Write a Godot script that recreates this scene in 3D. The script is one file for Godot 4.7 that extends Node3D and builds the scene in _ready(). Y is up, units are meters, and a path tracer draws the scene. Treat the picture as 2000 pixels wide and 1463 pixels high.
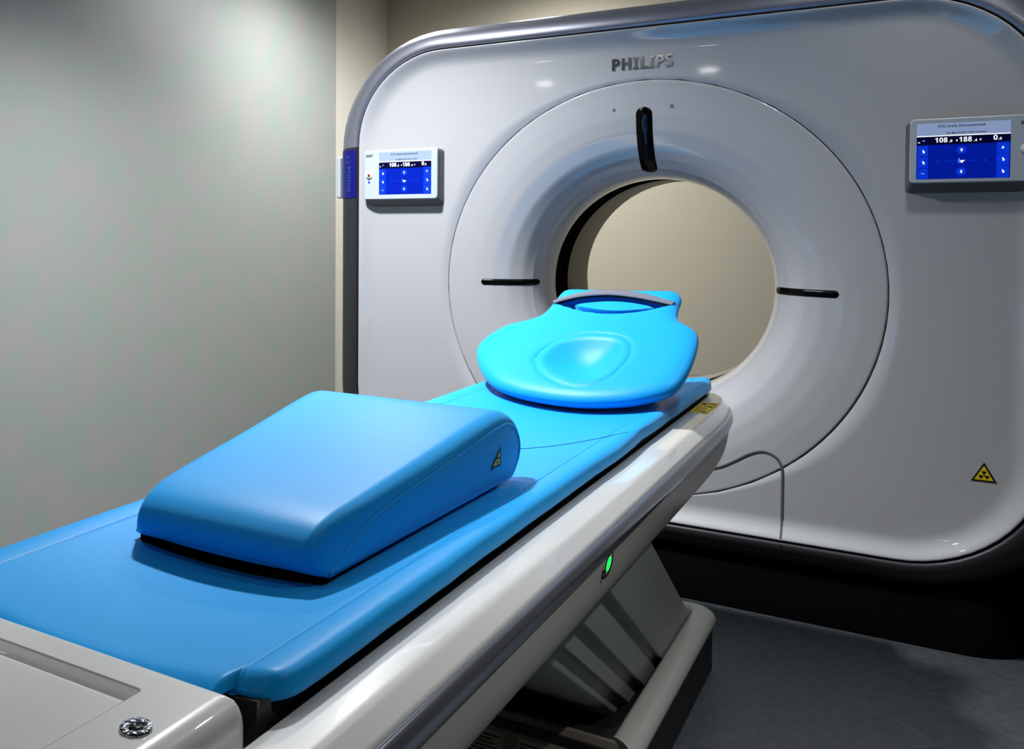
extends Node3D
# A CT scanner room: gantry, patient table with mattress, knee wedge and arm rest cushion.
# World: gantry front face is z = 0, the bore axis is x = 0, y = 0.97; y = 0 is the floor.

var M := {}
var used := {}
const BORE := Vector2(0.0, 0.97)

func _ready():
	_camera_and_light()
	_materials()
	_room()
	_gantry()
	_table()
	_mattress()
	_wedge()
	_arm_cushion()

# ------------------------------------------------------------------ camera, air, lamps
func _camera_and_light():
	var cam := Camera3D.new()
	cam.name = "camera"
	add_child(cam)
	var f := 1900.79
	var n := 0.05
	cam.projection = Camera3D.PROJECTION_FRUSTUM
	cam.keep_aspect = Camera3D.KEEP_HEIGHT
	cam.near = n
	cam.far = 60.0
	cam.size = n * 1463.0 / f
	cam.frustum_offset = Vector2(n * (1000.0 - 494.30) / f, -n * (731.5 - 483.40) / f)
	cam.position = Vector3(0.7587, 1.1660, 3.2607)
	cam.rotation = Vector3(-0.0225522, 0.6091747, 0.0015694)
	cam.current = true
	var we := WorldEnvironment.new()
	we.name = "world"
	var e := Environment.new()
	e.background_mode = Environment.BG_COLOR
	e.background_color = Color(0.02, 0.02, 0.02)
	e.tonemap_mode = Environment.TONE_MAPPER_LINEAR
	e.tonemap_exposure = 1.22
	e.sdfgi_enabled = true
	e.ssao_enabled = true
	e.ssil_enabled = true
	we.environment = e
	add_child(we)
	# lamps: [x, z, energy, where]
	for l in [[-0.85, 0.92, 10.6, 64, "above the left side of the table, before the scanner"], [0.80, 0.60, 0.6, 60, "above the right side of the table, before the scanner"],
			[-1.3, -0.7, 4.6, 80, "beside the grey green wall, left of the scanner"], [-0.94, 2.6, 0.12, 60, "above the near end of the table"],
			[-0.94, 4.5, 0.1, 60, "behind the viewer, nearest of the centre row"], [-2.72, 4.5, 0.1, 60, "behind the viewer, nearest of the left row"],
			[-0.94, 6.45, 0.1, 60, "far behind the viewer in the centre row"], [-2.45, 6.45, 0.1, 60, "far behind the viewer in the left row"],
			[-0.9, -1.5, 3.0, 86, "behind the scanner, before the beige wall"], [1.55, 1.9, 6.2, 43, "above the right side of the room, nearest the viewer"]]:
		downlight(l[0], l[1], l[2], l[3], l[4])

func downlight(x: float, z: float, energy: float, beam: float, where: String):
	var o := thing("ceiling_light", "round white ceiling downlight " + where, "light", Vector3(x, 2.6, z), "ceiling downlights")
	if not M.has("lamp_glow"):
		M.lamp_glow = mat(Color(1, 0.97, 0.92), 0.5)
		M.lamp_glow.emission_enabled = true
		M.lamp_glow.emission = Color(1.0, 1.0, 0.98)
		M.lamp_glow.emission_energy_multiplier = 30.0
		M.lamp_ring = mat(Color(0.9, 0.9, 0.9), 0.4)
	var st := begin()
	lathe(st, [Vector2(0.135, 0.0), Vector2(0.135, -0.006), Vector2(0.128, -0.010), Vector2(0.092, -0.010), Vector2(0.088, 0.0)], Vector3(x, 2.6, z), Vector3(0, 1, 0), 28)
	put(st, "trim_ring", M.lamp_ring, o)
	st = begin()
	lathe(st, [Vector2(0.088, -0.004), Vector2(0.0, -0.005)], Vector3(x, 2.6, z), Vector3(0, 1, 0), 28)
	put(st, "diffuser", M.lamp_glow, o)
	var s := SpotLight3D.new()
	s.name = "lamp"
	s.position = Vector3(0, -0.02, 0)
	s.rotation = Vector3(-PI / 2, 0, 0)
	s.light_energy = energy
	s.light_color = Color(0.985, 0.99, 1.0)
	s.light_size = 0.085
	s.spot_angle = beam
	s.spot_angle_attenuation = 1.0
	s.spot_range = 12.0
	s.spot_attenuation = 2.0
	s.shadow_enabled = true
	o.add_child(s, true)

# ------------------------------------------------------------------ helpers
func mat(c: Color, rough := 0.5, metal := 0.0, coat := 0.0, coat_rough := 0.1) -> StandardMaterial3D:
	var m := StandardMaterial3D.new()
	m.albedo_color = c
	m.roughness = rough
	m.metallic = metal
	m.cull_mode = BaseMaterial3D.CULL_DISABLED
	if coat > 0.0:
		m.clearcoat_enabled = true
		m.clearcoat = coat
		m.clearcoat_roughness = coat_rough
	return m

func glow(c: Color, k: float) -> StandardMaterial3D:
	var m := mat(c.darkened(0.4), 0.25)
	m.emission_enabled = true
	m.emission = c
	m.emission_energy_multiplier = k
	return m

func grain(m: StandardMaterial3D, freq: float, depth: float, scale := 1.0):
	var nz := FastNoiseLite.new()
	nz.seed = 7
	nz.noise_type = FastNoiseLite.TYPE_SIMPLEX
	nz.frequency = freq
	var t := NoiseTexture2D.new()
	t.width = 512
	t.height = 512
	t.seamless = true
	t.noise = nz
	m.heightmap_enabled = true
	m.heightmap_texture = t
	m.heightmap_scale = depth
	m.uv1_triplanar = true
	m.uv1_world_triplanar = true
	m.uv1_scale = Vector3.ONE * scale

func numbered(n: String) -> String:
	if not used.has(n):
		used[n] = 0
		return n
	used[n] += 1
	return "%s_%03d" % [n, used[n]]

func thing(called: String, label: String, category: String, at: Vector3, group := "") -> Node3D:
	var o := Node3D.new()
	o.name = numbered(called)
	o.position = at
	o.set_meta("label", label)
	o.set_meta("category", category)
	if group != "":
		o.set_meta("group", group)
	add_child(o, true)
	return o

func begin() -> SurfaceTool:
	var st := SurfaceTool.new()
	st.begin(Mesh.PRIMITIVE_TRIANGLES)
	return st

# geometry is written in world coordinates; a part is shifted back by its thing's position
func put(st: SurfaceTool, called: String, m: Material, parent: Node = null, label := "") -> MeshInstance3D:
	st.generate_normals()
	var o := MeshInstance3D.new()
	o.mesh = st.commit()
	o.material_override = m
	o.name = called
	if parent == null:
		o.name = numbered(called)
		add_child(o, true)
	else:
		if not parent is MeshInstance3D:
			o.position = -(parent as Node3D).position
		parent.add_child(o, true)
	if label != "":
		o.set_meta("label", label)
	return o

func structure(st: SurfaceTool, called: String, m: Material, label: String) -> MeshInstance3D:
	var o := put(st, called, m)
	o.set_meta("kind", "structure")
	o.set_meta("label", label)
	o.set_meta("category", called.get_slice("_", 0))
	return o

func tri(st: SurfaceTool, a: Vector3, b: Vector3, c: Vector3):
	if (b - a).cross(c - a).length_squared() < 1e-18:
		return
	st.add_vertex(a)
	st.add_vertex(b)
	st.add_vertex(c)

func quad(st: SurfaceTool, a: Vector3, b: Vector3, c: Vector3, d: Vector3):
	tri(st, a, b, c)
	tri(st, a, c, d)

func loft(st: SurfaceTool, rings: Array, closed := true, sg := 0):
	st.set_smooth_group(sg)
	for i in rings.size() - 1:
		var p = rings[i]
		var q = rings[i + 1]
		var n: int = p.size()
		for j in (n if closed else n - 1):
			var k := (j + 1) % n
			quad(st, p[j], p[k], q[k], q[j])

func fan(st: SurfaceTool, ring, sg := 1):
	st.set_smooth_group(sg)
	var c := Vector3.ZERO
	for p in ring:
		c += p
	c /= ring.size()
	for j in ring.size():
		tri(st, c, ring[j], ring[(j + 1) % ring.size()])

func lathe(st: SurfaceTool, prof: Array, at: Vector3, axis: Vector3, n := 48, sg := 0):
	# prof: Vector2(radius, height along axis)
	var w := axis.normalized()
	var u := w.cross(Vector3(0.3, 0.1, 1).normalized()).normalized()
	if absf(w.z) > 0.9:
		u = Vector3.RIGHT
	var v := w.cross(u)
	var rings := []
	for p in prof:
		var r := PackedVector3Array()
		for i in n:
			var a := TAU * i / n
			r.append(at + w * p.y + (u * cos(a) + v * sin(a)) * p.x)
		rings.append(r)
	loft(st, rings, true, sg)

func block(st: SurfaceTool, a: Vector3, b: Vector3, bev := 0.0):
	# box from corner a to b with chamfered edges along z outline
	var x0 := minf(a.x, b.x); var x1 := maxf(a.x, b.x)
	var y0 := minf(a.y, b.y); var y1 := maxf(a.y, b.y)
	var z0 := minf(a.z, b.z); var z1 := maxf(a.z, b.z)
	var rings := []
	for s in ([[z0, bev], [z0 + bev, 0.0], [z1 - bev, 0.0], [z1, bev]] if bev > 0.0 else [[z0, 0.0], [z1, 0.0]]):
		var i: float = s[1]
		var r := PackedVector3Array()
		var c: float = bev
		for p in ([Vector2(x0 + i + c, y0 + i), Vector2(x1 - i - c, y0 + i), Vector2(x1 - i, y0 + i + c), Vector2(x1 - i, y1 - i - c), Vector2(x1 - i - c, y1 - i), Vector2(x0 + i + c, y1 - i), Vector2(x0 + i, y1 - i - c), Vector2(x0 + i, y0 + i + c)] if bev > 0.0 else [Vector2(x0, y0), Vector2(x1, y0), Vector2(x1, y1), Vector2(x0, y1)]):
			r.append(Vector3(p.x, p.y, s[0]))
		rings.append(r)
	var sg := 4294967295
	loft(st, rings, true, sg)
	fan(st, rings[0], sg)
	fan(st, rings[rings.size() - 1], sg)

func tube(st: SurfaceTool, path, r: float, closed := false, n := 8, flat := 1.0, up := Vector3.ZERO):
	var rings := []
	var m: int = path.size()
	for i in m:
		var a: Vector3 = path[(i - 1 + m) % m] if (closed or i > 0) else path[0]
		var b: Vector3 = path[(i + 1) % m] if (closed or i < m - 1) else path[m - 1]
		var t := (b - a).normalized()
		var ref := up if up != Vector3.ZERO else (Vector3.UP if absf(t.y) < 0.9 else Vector3.RIGHT)
		var s := t.cross(ref).normalized()
		var w := s.cross(t)
		var ring := PackedVector3Array()
		for k in n:
			var g := TAU * k / n
			ring.append(path[i] + s * cos(g) * r + w * sin(g) * r * flat)
		rings.append(ring)
	if closed:
		rings.append(rings[0])
	loft(st, rings, true, 0)
	if not closed:
		fan(st, rings[0], 0)
		fan(st, rings[rings.size() - 1], 0)

# rounded rectangle, counter-clockwise from the right side's foot
func rr(x0: float, x1: float, y0: float, y1: float, r: float, ns := 10, nc := 14) -> PackedVector2Array:
	var out := PackedVector2Array()
	var cs := [Vector2(x1 - r, y1 - r), Vector2(x0 + r, y1 - r), Vector2(x0 + r, y0 + r), Vector2(x1 - r, y0 + r)]
	var st := [Vector2(x1, y0 + r), Vector2(x1 - r, y1), Vector2(x0, y1 - r), Vector2(x0 + r, y0)]
	var en := [Vector2(x1, y1 - r), Vector2(x0 + r, y1), Vector2(x0, y0 + r), Vector2(x1 - r, y0)]
	for k in 4:
		for i in ns:
			out.append(st[k].lerp(en[k], float(i) / ns))
		for i in nc:
			var a := PI / 2 * (k + float(i) / nc)
			out.append(cs[k] + Vector2(cos(a), sin(a)) * r)
	return out

func ring_xy(o: PackedVector2Array, z: float) -> PackedVector3Array:
	var r := PackedVector3Array()
	for p in o:
		r.append(Vector3(p.x, p.y, z))
	return r

func ring_xz(o: PackedVector2Array, y: float) -> PackedVector3Array:
	var r := PackedVector3Array()
	for p in o:
		r.append(Vector3(p.x, y, p.y))
	return r

func cut(r: PackedVector3Array, a: int, b: int) -> PackedVector3Array:
	var o := PackedVector3Array()
	for i in range(a, b + 1):
		o.append(r[i % r.size()])
	return o

# flat polygon plate facing +z, thickness t, in the plane z
func plate(st: SurfaceTool, poly: PackedVector2Array, z: float, t: float):
	var idx := Geometry2D.triangulate_polygon(poly)
	st.set_smooth_group(4294967295)
	for i in range(0, idx.size(), 3):
		var a := poly[idx[i]]; var b := poly[idx[i + 1]]; var c := poly[idx[i + 2]]
		tri(st, Vector3(a.x, a.y, z + t), Vector3(b.x, b.y, z + t), Vector3(c.x, c.y, z + t))
	if t > 0.0:
		loft(st, [ring_xy(poly, z), ring_xy(poly, z + t)], true, 4294967295)

func words(called: String, text: String, h: float, at: Vector3, m: Material, parent: Node, bold := true, depth := 0.0006, basis := Basis.IDENTITY, align := HORIZONTAL_ALIGNMENT_CENTER, face := "Droid Sans") -> MeshInstance3D:
	var f := SystemFont.new()
	f.font_names = PackedStringArray([face])
	f.font_weight = 700 if bold else 400
	var t := TextMesh.new()
	t.text = text
	t.font = f
	t.font_size = 64
	t.pixel_size = h / (64.0 * 0.715)
	t.depth = depth
	t.curve_step = 2.0
	t.horizontal_alignment = align
	t.vertical_alignment = VERTICAL_ALIGNMENT_CENTER
	var o := MeshInstance3D.new()
	o.mesh = t
	o.material_override = m
	o.name = called
	var base := Vector3.ZERO
	if not parent is MeshInstance3D:
		base = (parent as Node3D).position
	o.transform = Transform3D(basis, at - base)
	parent.add_child(o, true)
	return o

func smooth_path(p: Array, k: int, closed := true) -> Array:
	var out := []
	var n := p.size()
	for i in (n if closed else n - 1):
		var a = p[(i - 1 + n) % n] if closed or i > 0 else p[0]
		var b = p[i]
		var c = p[(i + 1) % n]
		var d = p[(i + 2) % n] if closed or i < n - 2 else p[n - 1]
		for j in k:
			out.append(b.cubic_interpolate(c, a, d, float(j) / k))
	if not closed:
		out.append(p[n - 1])
	return out

# ------------------------------------------------------------------ materials
func _materials():
	M.panel = mat(Color(0.715, 0.72, 0.735), 0.45, 0.0, 1.0, 0.05)
	M.silver = mat(Color(0.60, 0.61, 0.66), 0.42, 0.75, 0.3, 0.1)
	M.dark_bezel = mat(Color(0.20, 0.20, 0.215), 0.42, 0.3)
	M.black = mat(Color(0.03, 0.03, 0.033), 0.9)
	M.black.metallic_specular = 0.15
	M.black_gloss = mat(Color(0.012, 0.012, 0.014), 0.3)
	M.black_gloss.metallic_specular = 0.25
	M.lens_blue = mat(Color(0.02, 0.13, 0.20), 0.2)
	M.gap = mat(Color(0.05, 0.05, 0.055), 0.8)
	M.seam = mat(Color(0.36, 0.37, 0.36), 0.7)
	M.tunnel = mat(Color(0.62, 0.58, 0.50), 0.5)
	M.chrome = mat(Color(0.85, 0.85, 0.87), 0.12, 1.0)
	M.badge = mat(Color(0.015, 0.03, 0.42), 0.4)
	M.badge_text = mat(Color(0.16, 0.30, 0.72), 0.5)
	M.yellow = mat(Color(0.93, 0.80, 0.02), 0.5)
	M.ink = mat(Color(0.02, 0.02, 0.02), 0.6)
	M.display_case = mat(Color(0.72, 0.76, 0.80), 0.4)
	M.display_side = mat(Color(0.42, 0.40, 0.40), 0.5)
	M.shell = mat(Color(0.87, 0.87, 0.855), 0.3, 0.0, 1.0, 0.03)
	M.lower_shell = mat(Color(0.72, 0.72, 0.68), 0.38)
	grain(M.lower_shell, 0.12, 0.004, 4.0)
	M.strip = mat(Color(0.68, 0.69, 0.73), 0.2, 0.85)
	M.cradle = mat(Color(0.09, 0.085, 0.07), 0.6)
	M.vinyl = mat(Color(0.05, 0.63, 0.93), 0.42)
	M.vinyl.rim_enabled = true
	M.vinyl.rim = 0.35
	M.vinyl.rim_tint = 0.35
	M.vinyl.metallic_specular = 0.28
	grain(M.vinyl, 0.10, 0.006, 5.0)
	M.vinyl_seam = mat(Color(0.0, 0.45, 0.78), 0.5)
	M.strap = mat(Color(0.42, 0.43, 0.49), 0.8)
	M.strap_edge = mat(Color(0.04, 0.05, 0.09), 0.7)
	M.column = mat(Color(0.60, 0.62, 0.59), 0.5)
	M.rail = mat(Color(0.62, 0.63, 0.60), 0.4)
	M.label_cover = mat(Color(0.40, 0.37, 0.32), 0.5)
	M.plinth = mat(Color(0.045, 0.043, 0.043), 0.6)
	M.label_paper = mat(Color(0.55, 0.52, 0.44), 0.6)
	M.red = mat(Color(0.6, 0.05, 0.03), 0.35)
	M.white = mat(Color(0.9, 0.9, 0.9), 0.35)
	M.led = glow(Color(0.05, 1.0, 0.25), 2.2)
	M.led_dark = mat(Color(0.03, 0.09, 0.04), 0.25)
	# room
	M.wall_left = mat(Color(0.62, 0.63, 0.58), 0.42)
	var nz := FastNoiseLite.new()
	nz.seed = 21
	nz.frequency = 0.02
	nz.fractal_octaves = 2
	var t := NoiseTexture2D.new()
	t.width = 512; t.height = 512; t.seamless = true; t.noise = nz
	var g := Gradient.new()
	g.offsets = PackedFloat32Array([0.25, 0.5, 0.75])
	g.colors = PackedColorArray([Color(0.545, 0.582, 0.55), Color(0.562, 0.58, 0.557), Color(0.578, 0.575, 0.563)])
	t.color_ramp = g
	M.wall_left.albedo_color = Color.WHITE
	M.wall_left.albedo_texture = t
	M.wall_left.uv1_triplanar = true
	M.wall_left.uv1_world_triplanar = true
	M.wall_left.uv1_scale = Vector3.ONE * 0.45
	M.wall_beige = mat(Color(0.74, 0.71, 0.63), 0.7)
	M.wall_pale = mat(Color(0.80, 0.79, 0.74), 0.6)
	M.ceiling = mat(Color(0.64, 0.64, 0.63), 0.8)
	M.wall_dim = mat(Color(0.36, 0.36, 0.36), 0.7)
	M.floor = mat(Color(0.30, 0.32, 0.34), 0.45)
	grain(M.floor, 0.05, 0.003, 3.0)
	var fz := FastNoiseLite.new()
	fz.seed = 5
	fz.frequency = 0.02
	fz.fractal_octaves = 5
	var ft := NoiseTexture2D.new()
	ft.width = 512; ft.height = 512; ft.seamless = true; ft.noise = fz
	var fg := Gradient.new()
	fg.offsets = PackedFloat32Array([0.2, 0.8])
	fg.colors = PackedColorArray([Color(0.235, 0.26, 0.275), Color(0.285, 0.30, 0.32)])
	ft.color_ramp = fg
	M.floor.albedo_color = Color.WHITE
	M.floor.albedo_texture = ft

# ------------------------------------------------------------------ room
func _room():
	var st := begin()
	block(st, Vector3(-3.9, -0.2, -2.4), Vector3(3.8, 0.0, 8.2))
	structure(st, "floor", M.floor, "dark grey vinyl floor with faint mottling")
	st = begin()
	block(st, Vector3(-3.9, 2.603, -2.4), Vector3(3.8, 2.8, 8.2))
	structure(st, "ceiling", M.ceiling, "plain white ceiling with round downlights")
	st = begin()
	block(st, Vector3(-3.9, 0, -2.35), Vector3(3.8, 2.603, -2.15))
	structure(st, "wall_back", M.wall_beige, "beige wall behind the scanner, seen through the bore")
	st = begin()
	block(st, Vector3(-2.15, 0, -1.42), Vector3(-1.95, 2.603, 1.7))
	structure(st, "wall_left", M.wall_left, "grey green satin wall left of the scanner")
	st = begin()
	block(st, Vector3(-2.21, 0, -2.15), Vector3(-2.01, 2.603, -1.42))
	structure(st, "trim_1", M.wall_pale, "pale upright strip of wall in the corner behind the scanner")
	st = begin()
	block(st, Vector3(-3.6, 0, 1.5), Vector3(-2.15, 2.603, 1.7))
	structure(st, "wall_return", M.wall_pale, "pale wall return closing the left recess")
	st = begin()
	block(st, Vector3(-3.8, 0, 1.5), Vector3(-3.6, 2.603, 8.0))
	structure(st, "wall_side", M.wall_dim, "grey side wall beyond the left recess")
	st = begin()
	block(st, Vector3(3.3, 0, -2.15), Vector3(3.5, 2.603, 8.0))
	structure(st, "wall_right", M.wall_dim, "grey wall on the right side of the room")
	st = begin()
	block(st, Vector3(-3.8, 0, 8.0), Vector3(3.5, 2.603, 8.2))
	structure(st, "wall_front", M.wall_dim, "grey wall behind the viewer")

# ------------------------------------------------------------------ gantry
func outline(d: float) -> PackedVector2Array:
	return rr(-1.012 - d * 1.25, 1.012 + d * 1.25, 0.238 - d, 1.793 + d, 0.33 + d * 1.1)

func funnel(r: float) -> float:   # depth of the bore cover at radius r
	var P := [Vector2(0.355, -0.25), Vector2(0.3555, -0.21), Vector2(0.359, -0.155), Vector2(0.367, -0.118), Vector2(0.382, -0.088), Vector2(0.41, -0.056), Vector2(0.45, -0.029), Vector2(0.50, -0.011), Vector2(0.55, -0.003), Vector2(0.60, 0.0), Vector2(0.66, 0.001)]
	for i in P.size() - 1:
		if r <= P[i + 1].x:
			return lerpf(P[i].y, P[i + 1].y, (r - P[i].x) / (P[i + 1].x - P[i].x))
	return 0.001

func _gantry():
	var o := thing("ct_gantry", "large white and silver ring-shaped scanner gantry with a round bore", "scanner", Vector3.ZERO)
	# front cover: from the round groove out to the dished rim
	var st := begin()
	var out0 := outline(0.0)
	var rings := []
	for s in [[0.6625, -0.010], [0.6628, -0.002], [0.6645, 0.0]]:
		var r := PackedVector3Array()
		for p in out0:
			var d: Vector2 = (p - BORE).normalized() * s[0]
			r.append(Vector3(d.x, BORE.y + d.y, s[1]))
		rings.append(r)
	var inner = rings[2]
	var flat := outline(-0.062)
	for k in [0.12, 0.5, 0.85]:
		var r := PackedVector3Array()
		for j in flat.size():
			r.append(Vector3(inner[j]).lerp(Vector3(flat[j].x, flat[j].y, 0), k))
		rings.append(r)
	for s in [[-0.062, 0.0], [-0.054, 0.0006], [-0.044, 0.003], [-0.034, 0.0075], [-0.024, 0.014], [-0.014, 0.0215], [-0.006, 0.0275], [-0.002, 0.029], [0.0, 0.028], [0.001, 0.02], [0.001, -0.01]]:
		rings.append(ring_xy(outline(s[0]), s[1]))
	loft(st, rings)
	put(st, "front_cover", M.panel, o, "satin white front cover with dished edge")
	# dark backing seen in the gaps
	st = begin()
	lathe(st, [Vector2(0.69, -0.012), Vector2(0.64, -0.012)], Vector3(0, BORE.y, 0), Vector3(0, 0, 1), 96)
	loft(st, [ring_xy(outline(-0.01), -0.008), ring_xy(outline(0.012), -0.008)])
	put(st, "backing", M.gap, o)
	# bezel around the cover: silver arch above, dark band below
	var prof := [[0.0045, -0.01], [0.0052, 0.024], [0.0065, 0.029], [0.010, 0.0325], [0.016, 0.034], [0.026, 0.0325], [0.04, 0.027], [0.054, 0.016], [0.068, -0.002], [0.078, -0.024], [0.085, -0.05], [0.089, -0.08], [0.09, -0.12], [0.09, -0.45], [0.09, -0.80], [0.082, -0.86], [0.06, -0.91], [0.02, -0.93]]
	var up := []
	var low := []
	for s in prof:
		var r := ring_xy(outline(s[0]), s[1])
		up.append(cut(r, 10, 48))
		low.append(cut(r, 48, 96 + 10))
	st = begin()
	loft(st, up, false)
	put(st, "silver_bezel", M.silver, o, "silver arched bezel over the top")
	st = begin()
	loft(st, low, false)
	put(st, "lower_bezel", M.dark_bezel, o, "dark grey bezel around the lower half")
	# rear cover
	st = begin()
	rings = [ring_xy(outline(0.02), -0.93)]
	for s in [[0.66, -0.93], [0.60, -0.925], [0.52, -0.90], [0.44, -0.83], [0.39, -0.75], [0.368, -0.69], [0.366, -0.675]]:
		var r := PackedVector3Array()
		for p in out0:
			var d: Vector2 = (p - BORE).normalized() * s[0]
			r.append(Vector3(d.x, BORE.y + d.y, s[1]))
		rings.append(r)
	loft(st, rings)
	put(st, "rear_cover", M.panel, o)
	# bore cover
	st = begin()
	var bp := [Vector2(0.6605, -0.012), Vector2(0.6602, -0.003), Vector2(0.6585, 0.0008), Vector2(0.655, 0.0012)]
	for k in 30:
		var r := lerpf(0.645, 0.385, k / 29.0)
		bp.append(Vector2(r, funnel(r)))
	for p in [Vector2(0.3835, -0.086), Vector2(0.3825, -0.089), Vector2(0.378, -0.0955), Vector2(0.3665, -0.1195), Vector2(0.3585, -0.156), Vector2(0.3555, -0.20), Vector2(0.355, -0.24), Vector2(0.356, -0.249), Vector2(0.359, -0.251), Vector2(0.372, -0.252)]:
		bp.append(p)
	lathe(st, bp, Vector3(0, BORE.y, 0), Vector3(0, 0, 1), 128)
	put(st, "bore_cover", M.panel, o, "white funnel shaped cover around the bore")
	st = begin()
	lathe(st, [Vector2(0.372, -0.251), Vector2(0.374, -0.30), Vector2(0.374, -0.39), Vector2(0.359, -0.401)], Vector3(0, BORE.y, 0), Vector3(0, 0, 1), 96)
	put(st, "scan_window", M.black, o, "black ring window inside the bore")
	st = begin()
	lathe(st, [Vector2(0.3745, -0.401), Vector2(0.360, -0.402), Vector2(0.3585, -0.406), Vector2(0.359, -0.5), Vector2(0.3605, -0.6), Vector2(0.364, -0.66), Vector2(0.368, -0.69)], Vector3(0, BORE.y, 0), Vector3(0, 0, 1), 96)
	put(st, "bore_tunnel", M.tunnel, o)
	# positioning windows
	for a in [PI / 2, PI, 0.0]:
		st = begin()
		var w := 0.0245 if a == PI / 2 else 0.0105
		var r0 := 0.374 if a == PI / 2 else 0.369
		var r1 := 0.577 if a == PI / 2 else 0.541
		var u := Vector2(cos(a), sin(a))
		var v := Vector2(-u.y, u.x)
		var body := []
		var n := 36
		for i in n + 1:
			var r := lerpf(r0, r1, i / float(n))
			var from_end := r1 - r
			var from_start := r - r0
			var hw := w
			if from_end < w:
				hw = sqrt(maxf(w * w - (w - from_end) * (w - from_end), 1e-8))
			var cr := w * 0.55
			if from_start < cr:
				hw = minf(hw, w - cr + sqrt(maxf(cr * cr - (cr - from_start) * (cr - from_start), 1e-8)))
			var dz := (funnel(r + 0.002) - funnel(r - 0.002)) / 0.004
			var nn := Vector2(-dz, 1).normalized()
			var c := Vector3(u.x * (r + nn.x * 0.0012), BORE.y + u.y * (r + nn.x * 0.0012), funnel(r) + nn.y * 0.0012)
			var s := Vector3(v.x, v.y, 0)
			var nv := Vector3(u.x * nn.x, u.y * nn.x, nn.y)
			# follow the curve of the funnel across the strip
			var drop := hw * hw / (2.0 * r) * -dz
			body.append(PackedVector3Array([c - s * hw - nv * (0.004 + absf(drop)), c - s * hw + nv * drop * 0.0, c, c + s * hw, c + s * hw - nv * (0.004 + absf(drop))]))
		loft(st, body, false, 0)
		var sl := put(st, "laser_window", M.black_gloss, o, "black rounded slit window on the bore rim")
		if a == PI / 2:
			# camera module seen in the slit
			st = begin()
			var eye := []
			for g in [[0.552, 0.004], [0.543, 0.0085], [0.525, 0.0100], [0.508, 0.0098], [0.498, 0.0060], [0.476, 0.0042], [0.464, 0.0040], [0.460, 0.0025]]:
				var z: float = funnel(g[0]) + 0.0030
				eye.append(PackedVector3Array([Vector3(-g[1] + 0.003, BORE.y + g[0], z - 0.002), Vector3(-g[1] + 0.0035, BORE.y + g[0], z), Vector3(g[1] + 0.0025, BORE.y + g[0], z), Vector3(g[1] + 0.003, BORE.y + g[0], z - 0.002)]))
			loft(st, eye, false)
			put(st, "camera_eye", M.lens_blue, sl, "dark teal camera eye in the slit")
	# tiny indicator and microphone holes
	st = begin()
	lathe(st, [Vector2(0.0048, 0.0), Vector2(0.0048, 0.0016), Vector2(0.0028, 0.0016), Vector2(0.0024, 0.0008)], Vector3(-0.094, 1.543, 0.0), Vector3(0, 0, 1), 16)
	put(st, "indicator_ring", M.silver, o)
	st = begin()
	for k in 7:
		var q := Vector2.ZERO if k == 6 else Vector2.from_angle(TAU * k / 6.0) * 0.0042
		lathe(st, [Vector2(0.0012, 0.0), Vector2(0.0012, 0.0014), Vector2(0.0, 0.0016)], Vector3(0.083 + q.x, 1.543 + q.y, 0.0005), Vector3(0, 0, 1), 8)
	put(st, "speaker_holes", M.ink, o)
	# maker's name in chrome letters
	words("logo_letters", "PHILIPS", 0.0365, Vector3(-0.0075, 1.6865, 0.002), M.chrome, o, true, 0.004)
	# warning sign low on the right
	warning_sign(o, Vector3(0.882, 0.480, 0.0), 0.056, 0.052)
	# service cover below the bore with its seam
	var half := [Vector2(0.404, 0.30), Vector2(0.404, 0.36), Vector2(0.404, 0.43), Vector2(0.399, 0.458), Vector2(0.383, 0.479), Vector2(0.352, 0.490), Vector2(0.315, 0.478), Vector2(0.27, 0.448), Vector2(0.225, 0.423), Vector2(0.15, 0.405), Vector2(0.06, 0.40)]
	var full := []
	for p in half:
		full.append(p)
	for i in half.size():
		var p: Vector2 = half[half.size() - 1 - i]
		full.append(Vector2(-p.x, p.y))
	var sm := smooth_path(full, 4, false)
	var path := PackedVector3Array()
	for s in [[0.0, 0.028], [-0.006, 0.0275], [-0.014, 0.0215], [-0.024, 0.014], [-0.034, 0.0075], [-0.048, 0.002]]:
		path.append(Vector3(0.404, 0.238 - s[0], s[1] - 0.001))
	for p in sm:
		path.append(Vector3(p.x, p.y, 0.0005))
	for s in [[-0.048, 0.002], [-0.034, 0.0075], [-0.024, 0.014], [-0.014, 0.0215], [-0.006, 0.0275], [0.0, 0.028]]:
		path.append(Vector3(-0.404, 0.238 - s[0], s[1] - 0.001))
	st = begin()
	tube(st, path, 0.0042, false, 8, 0.4, Vector3(0, 0, 1))
	put(st, "service_seam", M.seam, o, "thin grey seam of the lower service cover")
	st = begin()
	tube(st, [Vector3(0.404, 0.2335, 0.023), Vector3(0.404, 0.226, 0.034), Vector3(0.404, 0.198, 0.027), Vector3(0.404, 0.17, -0.002), Vector3(0.404, 0.153, -0.05)], 0.003, false, 6)
	put(st, "bezel_seam", M.gap, o)
	# blue name badge on the left bezel, with its side clip
	st = begin()
	rings = []
	for i in 13:
		var y := lerpf(1.270, 1.4505, i / 12.0)
		var r := PackedVector3Array()
		for s in prof.slice(1, 13):
			r.append(Vector3(-1.012 - s[0] * 1.25 - 0.0015, y, s[1] + 0.0018))
		rings.append(r)
	loft(st, rings, false)
	var bd := put(st, "name_badge", M.badge, o, "dark blue name badge on the left bezel")
	words("badge_text", "Incisive CT", 0.021, Vector3(-1.052, 1.362, 0.0335), M.badge_text, bd, false, 0.0012, Basis(Vector3(0, 0, 1), PI / 2) * Basis(Vector3(1, 0, 0), deg_to_rad(-18.0)))
	st = begin()
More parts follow.
